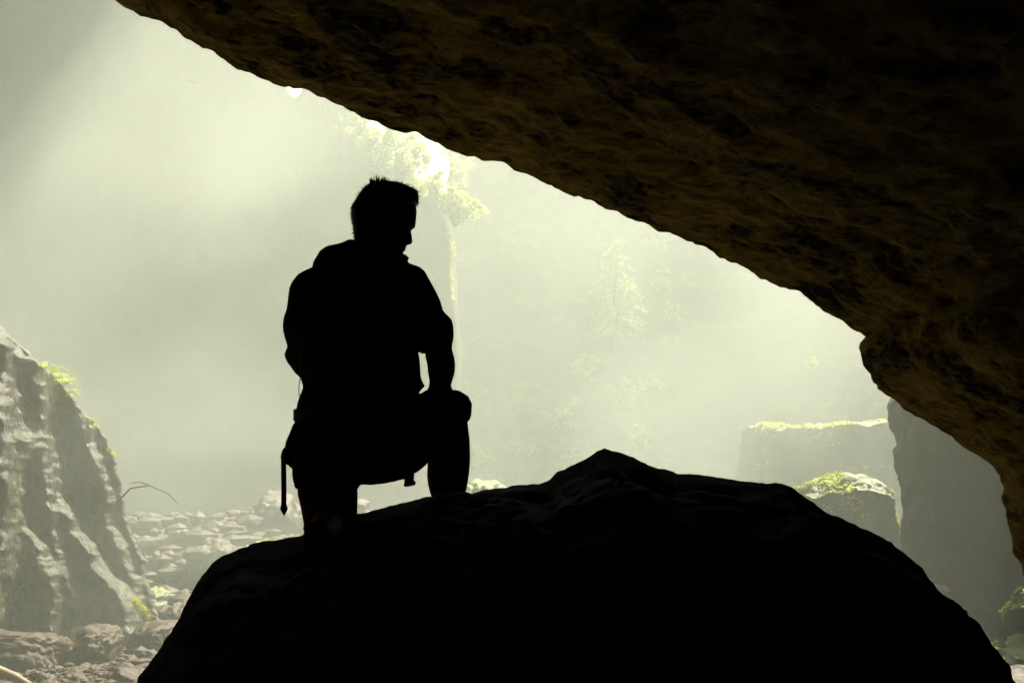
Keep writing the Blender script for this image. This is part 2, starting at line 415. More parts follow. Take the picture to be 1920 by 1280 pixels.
def px_rock(name, x0, x1, y0, y1, Y, depth, mat, seed, label, **k):
    a = P(x0, y1, Y); b = P(x1, y0, Y)
    return rock(name, ((a.x+b.x)/2, Y, (a.z+b.z)/2), ((b.x-a.x)/2, depth, (b.z-a.z)/2), mat, seed, label=label, **k)

# left: big wet outcrop made of overlapping slabs whose right-hand edges catch the sun
def build_outcrop():
    Y0 = 13.0
    edge = [(-260, 330), (-80, 560), (0, 612), (30, 640), (60, 665), (85, 690), (112, 716), (140, 745), (160, 775), (185, 803), (206, 838), (215, 858), (222, 885), (229, 912), (233, 945), (240, 980), (250, 1005), (262, 1025), (268, 1050), (275, 1078), (284, 1110), (292, 1140), (306, 1165), (322, 1200), (340, 1290)]
    ex = [(y, x) for x, y in edge]
    curves = [([(-60, 560), (60, 640), (86, 690), (90, 740), (88, 809), (104, 876), (120, 935), (138, 965), (151, 994), (179, 1033), (196, 1067), (229, 1103), (252, 1139), (262, 1200), (266, 1290)], .60, 5),
              ([(-80, 560), (11, 630), (34, 669), (20, 697), (34, 764), (56, 826), (40, 900), (30, 1000), (10, 1290)], .40, 5),
              ([(20, 930), (50, 980), (67, 1005), (90, 1050), (106, 1078), (112, 1139), (116, 1290)], .30, 4),
              ([(96, 900), (101, 966), (112, 1027), (123, 1055), (150, 1130), (165, 1290)], .22, 3.5),
              ([(-120, 600), (-10, 720), (14, 800), (24, 870), (20, 960), (-20, 1290)], .30, 4),
              ([(150, 740), (170, 820), (200, 900), (214, 985), (236, 1040), (256, 1085), (268, 1120), (280, 1290)], .2, 4)]
    cv = [([(y, x) for x, y in c], st, w_) for c, st, w_ in curves]
    V = []; nu, nv, nb = 330, 400, 14
    for j in range(nv):
        py = 1290-960*j/(nv-1)
        rg = 7*noise.noise(Vector((0, py*.03, 1)))+3.5*noise.noise(Vector((0, py*.11, 1)))+1.5*noise.noise(Vector((0, py*.4, 1)))
        xe = interp(py, ex)+rg
        for i in range(nu+nb):
            if i < nu:
                u = (i/(nu-1))**.75; px = -620+(xe+620)*u
                y = Y0+.15; mk = 0
                for c, st, w_ in cv:
                    cx = interp(py, c)+10*noise.noise(Vector((py*.02, st*50, 0)))+4*noise.noise(Vector((py*.06, st*50, 3)))+1.5*noise.noise(Vector((py*.16, st*50, 3)))
                    d = (cx-px)/(w_*(1+.6*noise.noise(Vector((py*.05, st*9, 7)))))
                    sg_ = 1/(1+math.exp(-max(-30, min(30, d*1.0)))); mk += 4*sg_*(1-sg_); y -= st*sg_*(1.0+.2*noise.noise(Vector((py*.012, st*30, 5))))
                e = (xe-px)/8.0
                if e < 1: y += .25*(1-math.sqrt(max(0, 1-(1-e)**2)))
                p = P(px, py, y)
            else:
                f = (i-nu+1)/nb; p = P(xe-14-60*f, py, Y0+.32+3.0*f)
            q = Vector((p.x, p.y*.6, p.z))
            k = 1 if i < nu-3 else .35
            dy = .06*fbm(Vector((q.x*.9+q.z*.45, 3, q.z*.2)))+.035*ridged(Vector((q.x*2.2+q.z*1.05, 3, q.z*.3)))+.012*fbm(Vector((q.x*6, 3, q.z*2.5)))+.006*noise.noise(q*20)
            if i < nu: dy += mk*(.05*noise.noise(Vector((p.x*7+p.z*3, 2, p.z*3.5)))+.04*noise.noise(Vector((p.x*15+p.z*5, 5, p.z*8)))+.02*noise.noise(Vector((p.x*30, 5, p.z*24))))
            p.y -= dy*k; p.z += .02*noise.noise(q*9)*k
            V.append(p)
    n = nu+nb
    Fc = [(j*n+i, j*n+i+1, (j+1)*n+i+1, (j+1)*n+i) for j in range(nv-1) for i in range(n-1)]
    tag(mesh_obj('rock_outcrop', V, Fc, M_CLIFF), 'tall wet gullied rock outcrop at the left edge with ferns on its shoulder', 'rock outcrop')
build_outcrop()

def block(px0, px1, py0, py1, Y, depth, seed, label, mat, rnd_=.14, amp=.10, n=64, topslope=0):
    """squared block: cube grid, softened corners, broken faces"""
    a = P(px0, py1, Y); b = P(px1, py0, Y); c = Vector(((a.x+b.x)/2, Y+depth, (a.z+b.z)/2)); h = Vector(((b.x-a.x)/2, depth, (b.z-a.z)/2))
    bm = bmesh.new(); bmesh.ops.create_cube(bm, size=2); bmesh.ops.subdivide_edges(bm, edges=bm.edges, cuts=n, use_grid_fill=True)
    for v in bm.verts:
        p = v.co.copy(); s_ = p.normalized()*1.25; p = p.lerp(s_, rnd_)
        w_ = Vector((p.x*h.x, p.y*h.y, p.z*h.z)); nr = v.co.normalized(); q = w_*1.3+Vector((seed*5.1, 0, 0))
        dn = amp*fbm(q)+amp*.6*ridged(q*1.9)+amp*.22*fbm(q*6)+amp*.09*noise.noise(q*25)
        w_ += nr*dn; w_.z += topslope*w_.x*(p.z > 0)
        v.co = w_
    me = bpy.data.meshes.new('mossy_boulder'); bm.to_mesh(me); bm.free(); me.materials.append(mat); me.polygons.foreach_set('use_smooth', [True]*len(me.polygons)); me.update()
    o = bpy.data.objects.new('mossy_boulder', me); COL.objects.link(o); o.location = c; tag(o, label, 'boulder'); return o

def moss_on(o, n, size, seed, nz=.45, thr=-.05, cond=None, mat=None, hang=.0):
    """tufts of moss leaves growing on the upward faces, as a part of the rock"""
    rnd = random.Random(seed); V = []; Fc = []; me = o.data; k = 0; loc = o.location
    polys = [p for p in me.polygons if p.normal.z > nz and noise.noise((p.center+loc)*2.2) > thr and (cond is None or cond(p.center+loc))]
    if not polys: return
    wts = [p.area for p in polys]
    for p in rnd.choices(polys, wts, k=n):
        c = p.center
        for _ in range(3):
            d = Vector((rnd.gauss(0, .6), rnd.gauss(-.3, .6), rnd.gauss(.3, .7)-hang)).normalized(); sd_ = d.cross(Vector((rnd.gauss(0, 1), rnd.gauss(0, 1), rnd.gauss(0, 1)))).normalized()
            s_ = size*rnd.uniform(.5, 1.4); b = len(V); V += [c-d*s_*.2, c+d*s_*.5+sd_*s_*.35, c+d*s_, c+d*s_*.5-sd_*s_*.35]; Fc.append((b, b+1, b+2, b+3))
    m_ = mesh_obj('moss', V, Fc, mat or M_MOSS, smooth=False); m_.parent = o; return m_

# right: pillar in shade, blocks
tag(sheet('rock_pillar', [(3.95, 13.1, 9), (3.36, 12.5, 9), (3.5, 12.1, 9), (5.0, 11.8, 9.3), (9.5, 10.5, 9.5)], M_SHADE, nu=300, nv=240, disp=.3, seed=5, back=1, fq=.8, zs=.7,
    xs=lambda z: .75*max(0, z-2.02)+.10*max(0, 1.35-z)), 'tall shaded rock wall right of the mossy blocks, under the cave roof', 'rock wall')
bx = block(1446, 1760, 793, 1080, 22.0, 1.5, 8, 'big box shaped boulder with a flat bright mossy top, in the mist', M_MOSSY, rnd_=.07, amp=.10, topslope=.035)
moss_on(bx, 1500, .055, 1, nz=.3, thr=-.15, cond=lambda c: c.y < 23.2)
sb = block(1512, 1700, 910, 1200, 13.4, .45, 12, 'smaller boulder with moss hanging off its right corner, before the box shaped one', M_MOSSY, rnd_=.5, amp=.08)
moss_on(sb, 1500, .024, 2, nz=.3, thr=.0, hang=.3)
m1 = px_rock('mossy_boulder', 1894, 2080, 1095, 1225, 9.6, .4, M_MOSSY, 14, 'green mossy rock at the right edge, upper of two', blocky=.3, rough=.3, sub=5, cat='boulder')
m2 = px_rock('mossy_boulder', 1885, 2100, 1195, 1330, 9.3, .45, M_MOSSY, 19, 'green mossy rock at the right edge, lower of two', blocky=.3, rough=.3, sub=5, cat='boulder')
moss_on(m1, 1500, .022, 3, nz=.1, thr=-.1, mat=M_LEAF_DARK, hang=.4); moss_on(m2, 1800, .024, 4, nz=.1, thr=-.2, mat=M_LEAF_DARK, hang=.4)
px_rock('wet_slab', 1872, 2150, 1248, 1330, 8.9, .5, M_STONE, 21, 'bright wet flat stone in the bottom right corner', blocky=.5, rough=.18, sub=5, cat='stone')
px_rock('river_stone', 1752, 1776, 1094, 1112, 11.0, .2, M_STONE, 22, 'small lit stone tip showing over the right shoulder of the black boulder', rough=.25, sub=4, cat='stone')
# bottom left
px_rock('boulder', -70, 140, 1176, 1290, 11.4, .42, M_STONE, 31, 'low brown boulder with a lit ridge, at the left edge above the gravel', blocky=.6, rough=.14, sub=6)
px_rock('boulder', 104, 228, 1172, 1290, 11.6, .40, M_STONE, 34, 'rounded brown boulder beside the low one, above the gravel', blocky=.45, rough=.12, sub=6)
px_rock('boulder', 236, 360, 1166, 1290, 12.0, .42, M_STONE, 37, 'steep sided brown boulder touching the black boulder at lower left', blocky=.65, rough=.09, sub=6)
px_rock('river_stone', 224, 262, 1228, 1256, 11.0, .13, M_STONE, 41, 'small brown stone in front of the steep sided boulder, leftmost', rough=.3, sub=4)
px_rock('river_stone', 258, 300, 1216, 1246, 11.1, .12, M_STONE, 42, 'pale wet stone against the black boulder, highest of the small stones', rough=.25, sub=4)
px_rock('river_stone', 200, 290, 1254, 1310, 10.1, .22, M_STONE, 43, 'flat brown stone at the bottom edge beside the black boulder', blocky=.4, rough=.2, sub=5)
px_rock('river_stone', 44, 108, 1259, 1310, 10.0, .2, M_STONE, 44, 'reddish brown stone at the bottom edge near the driftwood', blocky=.3, rough=.25, sub=5)
px_rock('river_stone', 166, 196, 1246, 1268, 10.6, .1, M_STONE, 45, 'wet shining stone in the middle of the gravel', blocky=.3, rough=.25, sub=4)
px_rock('river_stone', 120, 165, 1258, 1290, 10.2, .12, M_STONE, 46, 'grey brown stone between the reddish and the flat stones at the bottom edge', blocky=.3, rough=.25, sub=4)
# stream bed, middle distance
mids = [(440, 560, 928, 1020, 17.4, 'largest hazy boulder in the stream bed, left of the hanging strap'),
        (360, 440, 1003, 1060, 15.5, 'hazy wet boulder just left of the kneeling man, low in the mist'),
        (565, 720, 940, 1010, 17.5, 'hazy boulder seen between the legs of the man'),
        (300, 372, 1022, 1060, 16.4, 'small hazy boulder between the outcrop and the black boulder'),
        (250, 330, 1100, 1160, 14.5, 'mossy stones heap at the foot of the outcrop, right side'),
        (310, 372, 1120, 1180, 13.5, 'hazy stone wedged between outcrop foot and black boulder'),
        (455, 520, 1012, 1060, 11.5, 'lit yellowish stone top peeping over the left shoulder of the black boulder'),
        (872, 960, 900, 960, 17, 'bright mossy stone behind the right shin of the man')]
for k, (x0, x1, y0, y1, Y, lab) in enumerate(mids):
    px_rock('boulder', x0, x1, y0, y1+30, Y, .0037*(x1-x0)*Y*.06+.25, M_MOSSY if k in (4, 6, 7) else M_STONE, 50+k, lab, blocky=.2, rough=.28, sub=5)

rnd = random.Random(77)
for k in range(64):
    px = rnd.uniform(255, 740); py = 990+rnd.uniform(-22, 60)+max(0, 470-px)*.22; Y = rnd.uniform(14.6, 18.6); hw = 6+20*rnd.random()**2
    gz = ground_z((px-960)/F*Y, Y); py = 850+(CAMZ-gz)/Y*F
    px_rock('river_stone', px-hw, px+hw, py-hw*rnd.uniform(.3, .9), py+hw*.6, Y, hw/F*Y*.9, M_STONE, 400+k, 'small hazy stone in the misty stream bed behind the man', blocky=rnd.uniform(0, .3), rough=.12, sub=4, cat='stone', group='small hazy stones in the stream bed')
# ---- gravel: one mesh of many pebbles
def build_gravel():
    rnd = random.Random(5); V0, F0 = ico(1); V = []; Fc = []
    V0 = np.array([tuple(v) for v in V0])
    for k in range(4500):
        far = k >= 3400
        Y = 9.0+rnd.random()**1.3*5.5 if not far else rnd.uniform(13.5, 19.5); px = rnd.uniform(230, 760) if far else rnd.uniform(-60, 420) if rnd.random() < .85 else rnd.uniform(1800, 1990)
        x = (px-960)/F*Y; s = (.012+.035*rnd.random()**3)*(3.6 if far else 1)
        if rnd.random() < .03: s *= 1.9
        jit = np.array([[rnd.uniform(.75, 1.2)]*1 for _ in range(len(V0))])
        sc = np.array([s*rnd.uniform(.8, 1.5), s*rnd.uniform(.8, 1.3), s*rnd.uniform(.45, .8)])
        a = rnd.uniform(0, 6.28); M = np.array([[math.cos(a), -math.sin(a), 0], [math.sin(a), math.cos(a), 0], [0, 0, 1]])
        vv = ((V0*jit*sc)@M.T)+np.array([x, Y, ground_z(x, Y)+s*rnd.uniform(.1, .7)])
        b = len(V); V += vv.tolist(); Fc += [[i+b for i in f] for f in F0]
    tag(mesh_obj('gravel', V, Fc, M_STONE, smooth=False), 'wet brown gravel scattered over the ground at the cave mouth', 'gravel', kind='stuff')
build_gravel()

# ================================================================== PLANTS
def leaves(rnd, centre, rad, n, size, out, squash=(1, 1, 1), droop=0):
    """n rhombic leaves scattered in an ellipsoid"""
    V, Fc = out
    for _ in range(n):
        d = Vector((rnd.gauss(0, 1), rnd.gauss(0, 1), rnd.gauss(0, 1))).normalized()*rad*rnd.random()**.4
        c = Vector(centre)+Vector((d.x*squash[0], d.y*squash[1], d.z*squash[2]))
        u = Vector((rnd.gauss(0, 1), rnd.gauss(0, 1), rnd.gauss(0, .6)-droop)).normalized()
        w_ = u.cross(Vector((rnd.gauss(0, 1), rnd.gauss(0, 1), rnd.gauss(0, 1)))).normalized()
        s = size*rnd.uniform(.6, 1.3); b = len(V)
        V += [c-u*s, c+w_*s*.5, c+u*s, c-w_*s*.5]; Fc.append((b, b+1, b+2, b+3))

def tube(pts, rad, seg=7):
    V = []; Fc = []; n = len(pts)
    for i, p in enumerate(pts):
        t = (Vector(pts[min(n-1, i+1)])-Vector(pts[max(0, i-1)])).normalized()
        a = t.cross(Vector((.13, .97, .2))).normalized(); b = t.cross(a)
        r = rad[i] if isinstance(rad, (list, tuple)) else rad
        for k in range(seg):
            g = 2*math.pi*k/seg; V.append(Vector(p)+a*math.cos(g)*r+b*math.sin(g)*r)
    for i in range(n-1):
        for k in range(seg):
            k2 = (k+1) % seg; Fc.append((i*seg+k, i*seg+k2, (i+1)*seg+k2, (i+1)*seg+k))
    Fc.append(tuple(range(seg))[::-1]); Fc.append(tuple((n-1)*seg+k for k in range(seg)))
    return V, Fc
def merge(list_):
    V = []; Fc = []
    for v, f in list_:
        b = len(V); V += list(v); Fc += [tuple(i+b for i in q) for q in f]
    return V, Fc

def bush(name, px, py, Y, r, seed, label, n=900, leaf=.05, clumps=9, squash=(1, .8, .8), mat=None, cat='bush', group=None):
    rnd = random.Random(seed); 
    hit = None if Y < 26 else ray(px, py)
    if hit and hit.y < 45 and px > 862: r *= .8; Y = hit.y-.35*r-.15
    c = P(px, py, Y); base = c-Vector((0, -r*.5, r*.9))
    root = empty(name, base); tag(root, label, cat, group)
    out = ([], []); stems = []
    for k in range(clumps):
        d = Vector((rnd.gauss(0, .5)*squash[0], rnd.gauss(0, .5)*squash[1], rnd.gauss(0, .5)*squash[2]))*r
        cc = c+d; leaves(rnd, cc, r*rnd.uniform(.10, .34), int(n/clumps*rnd.uniform(.5, 1.5)), leaf, out, (1.1, 1, .95))
        mid = base.lerp(cc, .5)+Vector((rnd.gauss(0, .1), rnd.gauss(0, .1), .1))*r
        stems.append(tube([base, mid, cc], [r*.045, r*.03, r*.012], 5))
    f = mesh_obj('foliage', *out, mat or M_LEAF, smooth=False); local(f, root)
    s = mesh_obj('stem', *merge(stems), M_BARK); local(s, root)
    return root

def ray(px, py, obn='hillside'):
    d = (P(px, py, 10)-Vector((0, 0, CAMZ))).normalized()
    ob = bpy.data.objects[obn]
    ok, loc, nr, ix = ob.ray_cast(Vector((0, 0, CAMZ)), d)
    return loc if ok else None
bpy.context.view_layer.update()
SH = 'bushes in the misty gorge'
specs = [  # px, py, Y, radius, label, n, leaf
    (672, 222, 27.6, .38, 'yellow green bush on the cliff top right under the cave roof edge', 1100, .045),
    (712, 262, 27.4, .48, 'backlit bush on the cliff edge, left of the bright sky gap', 1300, .045),
    (752, 284, 27.6, .55, 'feathery backlit bush on the cliff edge below the sky gap', 1200, .04),
    (850, 275, 35, .5, 'feathery green tree top bordering the sky gap on its right', 700, .045),
    (856, 312, 34, .4, 'green bush at the lower right corner of the sky gap', 500, .04),
    (768, 316, 28.2, .32, 'pale bush just under the bright sky gap', 700, .035),
    (776, 338, 27.2, .35, 'trailing greenery hanging above the head of the man', 600, .035),
    (820, 345, 27.2, .28, 'small bush on the cliff lip right above the fringe of the man', 500, .035),
    (852, 385, 27.0, .42, 'brightest yellow bush jutting from the cliff edge right of the face', 1300, .04),
    (866, 405, 27.0, .35, 'lower lobe bush jutting furthest right of the face of the man', 900, .035),
    (1098, 685, 27, .34, 'bright isolated bush in the middle of the misty slope', 1100, .04),
    (1180, 742, 26, .40, 'hazy bush below and right of the isolated one', 700, .035),
    (1222, 715, 26, .30, 'small hazy bush right of the middle of the slope', 500, .035),
    (1196, 820, 26, .36, 'wide bush right above the pointed crest of the black boulder', 1300, .035),
    (1075, 846, 26, .26, 'low bush left of the pointed crest of the black boulder', 600, .035),
    (968, 832, 26, .24, 'small bright bush halfway between the knee and the pointed crest', 600, .035),
    (1000, 846, 26, .2, 'tiny bright bush just right of the small one near the crest', 350, .03),
    (905, 858, 26, .3, 'hazy bush beside the shin of the man', 700, .035),
    (1050, 785, 27, .40, 'very faint bush above the pointed crest, left side', 500, .035),
    (1240, 452, 28, .35, 'pale bush just beneath the cave roof edge on the right', 700, .04),
    (1242, 527, 28, .34, 'pale bush below the one at the cave roof edge', 700, .04),
    (1262, 585, 28, .26, 'small faint sprig right of the fir tree', 300, .035),
    (1523, 680, 24, .10, 'tiny sprig left of the notch in the cave wall', 160, .03)]
for k, (px, py, Y, r, lab, n, lf) in enumerate(specs):
    bush('bush', px, py, Y, r, 100+k, lab, n=int(n*(3.2 if px > 880 else 2)), leaf=lf*(1.15 if px > 880 else 1), clumps=max(9, n//45), group=SH, squash=(1.0, .9, .9))

def onrock(px, py, Y, back=.06):
    for d in range(0, 60, 4):
        h = ray(px-d, py+d*.35, 'rock_outcrop')
        if h: return h+Vector((.0, -back, .03))
    return P(px, py, Y)
# moss beard running down the cliff edge
def strand(name, pts, r, n, seed, label, mat=None, leaf=.03, cat='moss'):
    rnd = random.Random(seed); out = ([], [])
    for a, b in zip(pts, pts[1:]):
        a = Vector(a); b = Vector(b); m = max(1, int(n*(b-a).length))
        for _ in range(m):
            leaves(rnd, a.lerp(b, rnd.random()), r, 3, leaf, out, (1, 1, 1), .6)
    o = mesh_obj(name, *out, mat or M_MOSS, smooth=False); tag(o, label, cat); return o
strand('moss', [P(836, 440, 26.9), P(842, 437, 26.9), P(848, 446, 26.9), P(850, 470, 26.9), P(847, 500, 26.9), P(849, 560, 26.9)], .05, 60, 1, 'thin bright moss beard trailing down the cliff edge right of the man')
strand('moss', [P(762, 300, 27), P(775, 335, 27), P(800, 348, 27), P(825, 360, 27), P(836, 380, 27)], .10, 260, 2, 'pale moss fringe along the cliff lip over the head of the man')
strand('moss', [onrock(250, 1128, 12.4), onrock(268, 1144, 12.4), onrock(282, 1162, 12.4)], .05, 300, 8, 'green moss patch at the foot of the outcrop', leaf=.018)
strand('moss', [onrock(172, 792, 12.9), onrock(186, 808, 12.9)], .03, 300, 9, 'little moss cushion halfway down the outcrop edge', leaf=.016)
strand('moss', [onrock(210, 845, 12.9), onrock(217, 862, 12.9)], .025, 300, 10, 'tiny moss cushion lowest on the outcrop edge', leaf=.014)

# ferns on the outcrop shoulder: arching fronds of leaflets
def fern(px, py, Y, s, seed, label, group=None, mat=None):
    rnd = random.Random(seed); base = onrock(px, py, Y) if px < 200 else P(px, py, Y); V = []; Fc = []
    for k in range(16):
        az = rnd.uniform(0, 6.28); up = rnd.uniform(.5, 1.1); L_ = s*rnd.uniform(.7, 1.2)
        d = Vector((math.cos(az), math.sin(az), 0))
        prev = base
        for i in range(1, 15):
            t = i/14; p = base+d*L_*t+Vector((0, 0, L_*(up*t-.9*t*t)))
            ax = (p-prev).normalized(); side = ax.cross(Vector((0, 0, 1))).normalized(); prev = p
            for sg in (-1, 1):
                ll = s*.26*(1-t)**.7*(.4+t)**.3
                b = len(V); V += [p, p+side*sg*ll*.5+ax*s*.035, p+side*sg*ll+ax*ll*.4, p+side*sg*ll*.5-ax*s*.02]
                Fc.append((b, b+1, b+2, b+3))
    o = mesh_obj('fern', V, Fc, mat or M_LEAF, smooth=False); tag(o, label, 'fern', group); return o
FG = 'ferns along the outcrop shoulder'
for k, (px, py, s, lab) in enumerate([(86, 694, .16, 'highest fern on the outcrop shoulder'), (100, 702, .20, 'second fern down the outcrop shoulder'), (114, 712, .20, 'third fern down the outcrop shoulder, the fullest'), (128, 724, .18, 'fourth fern down the outcrop shoulder'), (138, 738, .15, 'lowest fern on the outcrop shoulder')]):
    fern(px, py+4, 12.8, s, 300+k, lab, FG)
fern(505, 1016, 11.2, .12, 320, 'little star shaped sprout on the stone left of the kneeling leg')

# fir tree on the slope: trunk and tiers of drooping boughs
def fir(px, py_top, py_base, Y, seed, label):
    h = ray(px, py_base); Y = h.y-.4 if h else Y
    rnd = random.Random(seed); b = P(px, py_base, Y); t = P(px, py_top, Y); H = t.z-b.z
    root = empty('fir_tree', b); tag(root, label, 'fir tree')
    tr = mesh_obj('trunk', *tube([b-Vector((0, 0, .6)), b.lerp(t, .5), t], [.09, .06, .01], 8), M_BARK); local(tr, root)
    out = ([], [])
    z = .08
    while z < .98:
        for k in range(7):
            az = rnd.uniform(0, 6.28); L_ = (1-z)**.8*H*.36*rnd.uniform(.6, 1.15)+.06
            o_ = b.lerp(t, z)
            for i in range(8):
                f = (i+1)/8; p = o_+Vector((math.cos(az)*L_*f, math.sin(az)*L_*f, -.35*L_*f*f+.06*L_*f))
                leaves(rnd, p, .045, 3, .05, out, (1, 1, .5), .5)
        z += .045
    c = mesh_obj('crown', *out, M_NEEDLE, smooth=False); local(c, root)
fir(1155, 440, 640, 26, 5, 'tall faint fir tree standing in the mist right of the man')

# trees added unseen above the frame to break the light into soft shafts
def shade_tree(x, Y, z, L_, r, seed, label):
    rnd = random.Random(seed); root = empty('tree', (x, Y, z)); tag(root, label, 'tree', 'unseen trees added to soften the light shafts')
    sg = 1 if x < 0 else -1; b = Vector((x-sg*2.5, Y, z)); t = b+Vector((sg*L_, rnd.uniform(-1, 1), L_*.35))
    tr = mesh_obj('trunk', *tube([b, b.lerp(t, .5)+Vector((0, 0, .3)), t], [.09*r+.05, .07*r+.03, .03], 8), M_BARK); local(tr, root)
    out = ([], [])
    for k in range(26):
        f = rnd.uniform(.35, 1.1); c = b.lerp(t, f)+Vector((rnd.gauss(0, .55), rnd.gauss(0, .9), rnd.gauss(0, .6)))*r
        leaves(rnd, c, r*rnd.uniform(.3, .6), 70, .1*r, out, (1, 1.1, .6))
    cw = mesh_obj('crown', *out, M_LEAF_DARK, smooth=False); local(cw, root)
shade_tree(-3.6, 16.5, 12.4, 3.6, 1.0, 1, 'unseen tree added to soften the light shafts on the left, nearest the cave')
shade_tree(-3.8, 18.8, 12.8, 3.6, 1.0, 2, 'unseen tree added to soften the light shafts on the left, farthest from the cave')

# driftwood, twigs, spider threads, drops
M_D = tube([P(-60, 1232, 9.6), P(0, 1258, 9.6), P(30, 1270, 9.5), P(80, 1300, 9.3)], [.035, .035, .03, .02], 10)
tag(mesh_obj('driftwood', *M_D, M_WOOD), 'pale bleached driftwood pole in the bottom left corner', 'driftwood')
tw = merge([tube([P(225, 935, 12.8), P(245, 915, 12.7), P(280, 910, 12.7), P(315, 925, 12.6), P(335, 945, 12.6)], [.008, .007, .005, .004, .002], 6), tube([P(280, 910, 12.7), P(262, 903, 12.6), P(243, 906, 12.5)], [.006, .005, .003], 5)])
tag(mesh_obj('branch', *tw, M_BARK), 'thin bare branch arching off the outcrop edge', 'branch')
tag(mesh_obj('branch', *tube([P(350, 150, 20), P(400, 165, 20), P(470, 185, 20), P(560, 182, 20)], [.012, .008, .006, .004], 5), M_WOOD), 'hair thin pale twig hanging high in the mist at upper left', 'branch')

# ================================================================== THE MAN
YM = 5.5
def ring_slices(rows, seg=36, e=2.0):
    """rows: (py, xl, xr, dy, rd[, e]) horizontal slices; closed tube"""
    V = []; Fc = []
    for r in rows:
        py, xl, xr, dy, rd = r[:5]; ee = r[5] if len(r) > 5 else e
        cx = (xl+xr)/2; hw = (xr-xl)/2
        for k in range(seg):
            g = 2*math.pi*k/seg; c, s = math.cos(g), math.sin(g)
            c = math.copysign(abs(c)**(2/ee), c); s = math.copysign(abs(s)**(2/ee), s)
            V.append(P(cx+hw*c, py, YM+dy) + Vector((0, rd*s, 0)))
    n = len(rows)
    for i in range(n-1):
        for k in range(seg):
            k2 = (k+1) % seg; Fc.append((i*seg+k, i*seg+k2, (i+1)*seg+k2, (i+1)*seg+k))
    Fc.append(tuple(range(seg))[::-1]); Fc.append(tuple((n-1)*seg+k for k in range(seg)))
    return V, Fc
def path_slices(rows, seg=32, e=2.0):
    """rows: (cx, cy, r_px, dy, rd) along a path in the picture plane; section is square to the path"""
    V = []; Fc = []; n = len(rows)
    for i, (cx, cy, r, dy, rd) in enumerate(rows):
        a = rows[max(0, i-1)]; b = rows[min(n-1, i+1)]
        tx, ty = b[0]-a[0], b[1]-a[1]; l = math.hypot(tx, ty); nx, ny = -ty/l, tx/l
        for k in range(seg):
            g = 2*math.pi*k/seg
            V.append(P(cx+nx*r*math.cos(g), cy+ny*r*math.cos(g), YM+dy)+Vector((0, rd*math.sin(g), 0)))
    for i in range(n-1):
        for k in range(seg):
            k2 = (k+1) % seg; Fc.append((i*seg+k, i*seg+k2, (i+1)*seg+k2, (i+1)*seg+k))
    Fc.append(tuple(range(seg))[::-1]); Fc.append(tuple((n-1)*seg+k for k in range(seg)))
    return V, Fc
def ball(c, r, seg=12):
    V = []; Fc = []
    for j in range(1, seg):
        th = math.pi*j/seg
        for k in range(seg*2):
            g = math.pi*k/seg; V.append(Vector(c)+Vector((r[0]*math.sin(th)*math.cos(g), r[1]*math.sin(th)*math.sin(g), r[2]*math.cos(th))))
    m = seg*2
    for j in range(seg-2):
        for k in range(m): Fc.append((j*m+k, j*m+(k+1) % m, (j+1)*m+(k+1) % m, (j+1)*m+k))
    Fc.append(tuple(range(m))); Fc.append(tuple((seg-2)*m+k for k in range(m))[::-1])
    return V, Fc
def limb(pts, rad, seg=16):
    """3D tube with rounded ends"""
    P3 = [Vector(p) for p in pts]; r = list(rad)
    d0 = (P3[0]-P3[1]).normalized(); d1 = (P3[-1]-P3[-2]).normalized()
    P3 = [P3[0]+d0*r[0]*.9, P3[0]+d0*r[0]*.55]+P3+[P3[-1]+d1*r[-1]*.55, P3[-1]+d1*r[-1]*.9]
    r = [r[0]*.35, r[0]*.8]+r+[r[-1]*.8, r[-1]*.35]
    return tube(P3, r, seg)

def fuse(name, pieces, mat, voxel, parent, smooth=2, wrinkle=0):
    """one continuous skin over overlapping closed pieces"""
    V, Fc = merge(pieces)
    o = mesh_obj(name+'_src', V, Fc, mat)
    bm = bmesh.new(); bm.from_mesh(o.data); bmesh.ops.recalc_face_normals(bm, faces=bm.faces); bm.to_mesh(o.data); bm.free()
    m = o.modifiers.new('r', 'REMESH'); m.mode = 'VOXEL'; m.voxel_size = voxel; m.use_smooth_shade = True
    s = o.modifiers.new('s', 'SMOOTH'); s.iterations = smooth; s.factor = .5
    dg = bpy.context.evaluated_depsgraph_get(); dg.update()
    me = bpy.data.meshes.new_from_object(o.evaluated_get(dg), depsgraph=dg)
    old = o.data; bpy.data.objects.remove(o); bpy.data.meshes.remove(old)
    me.name = name; me.materials.clear(); me.materials.append(mat)
    if wrinkle:
        nn = [v.normal.copy() for v in me.vertices]
        for v, nr in zip(me.vertices, nn):
            q = Vector((v.co.x*9, v.co.y*9, v.co.z*14)); v.co = v.co+nr*wrinkle*ridged(q, 3)*.5
    ob = bpy.data.objects.new(name, me); COL.objects.link(ob); local(ob, parent)
    return ob

man = empty('person', P(620, 990, YM))
tag(man, 'man in hooded jacket kneeling on one knee on the black boulder, looking down', 'person')

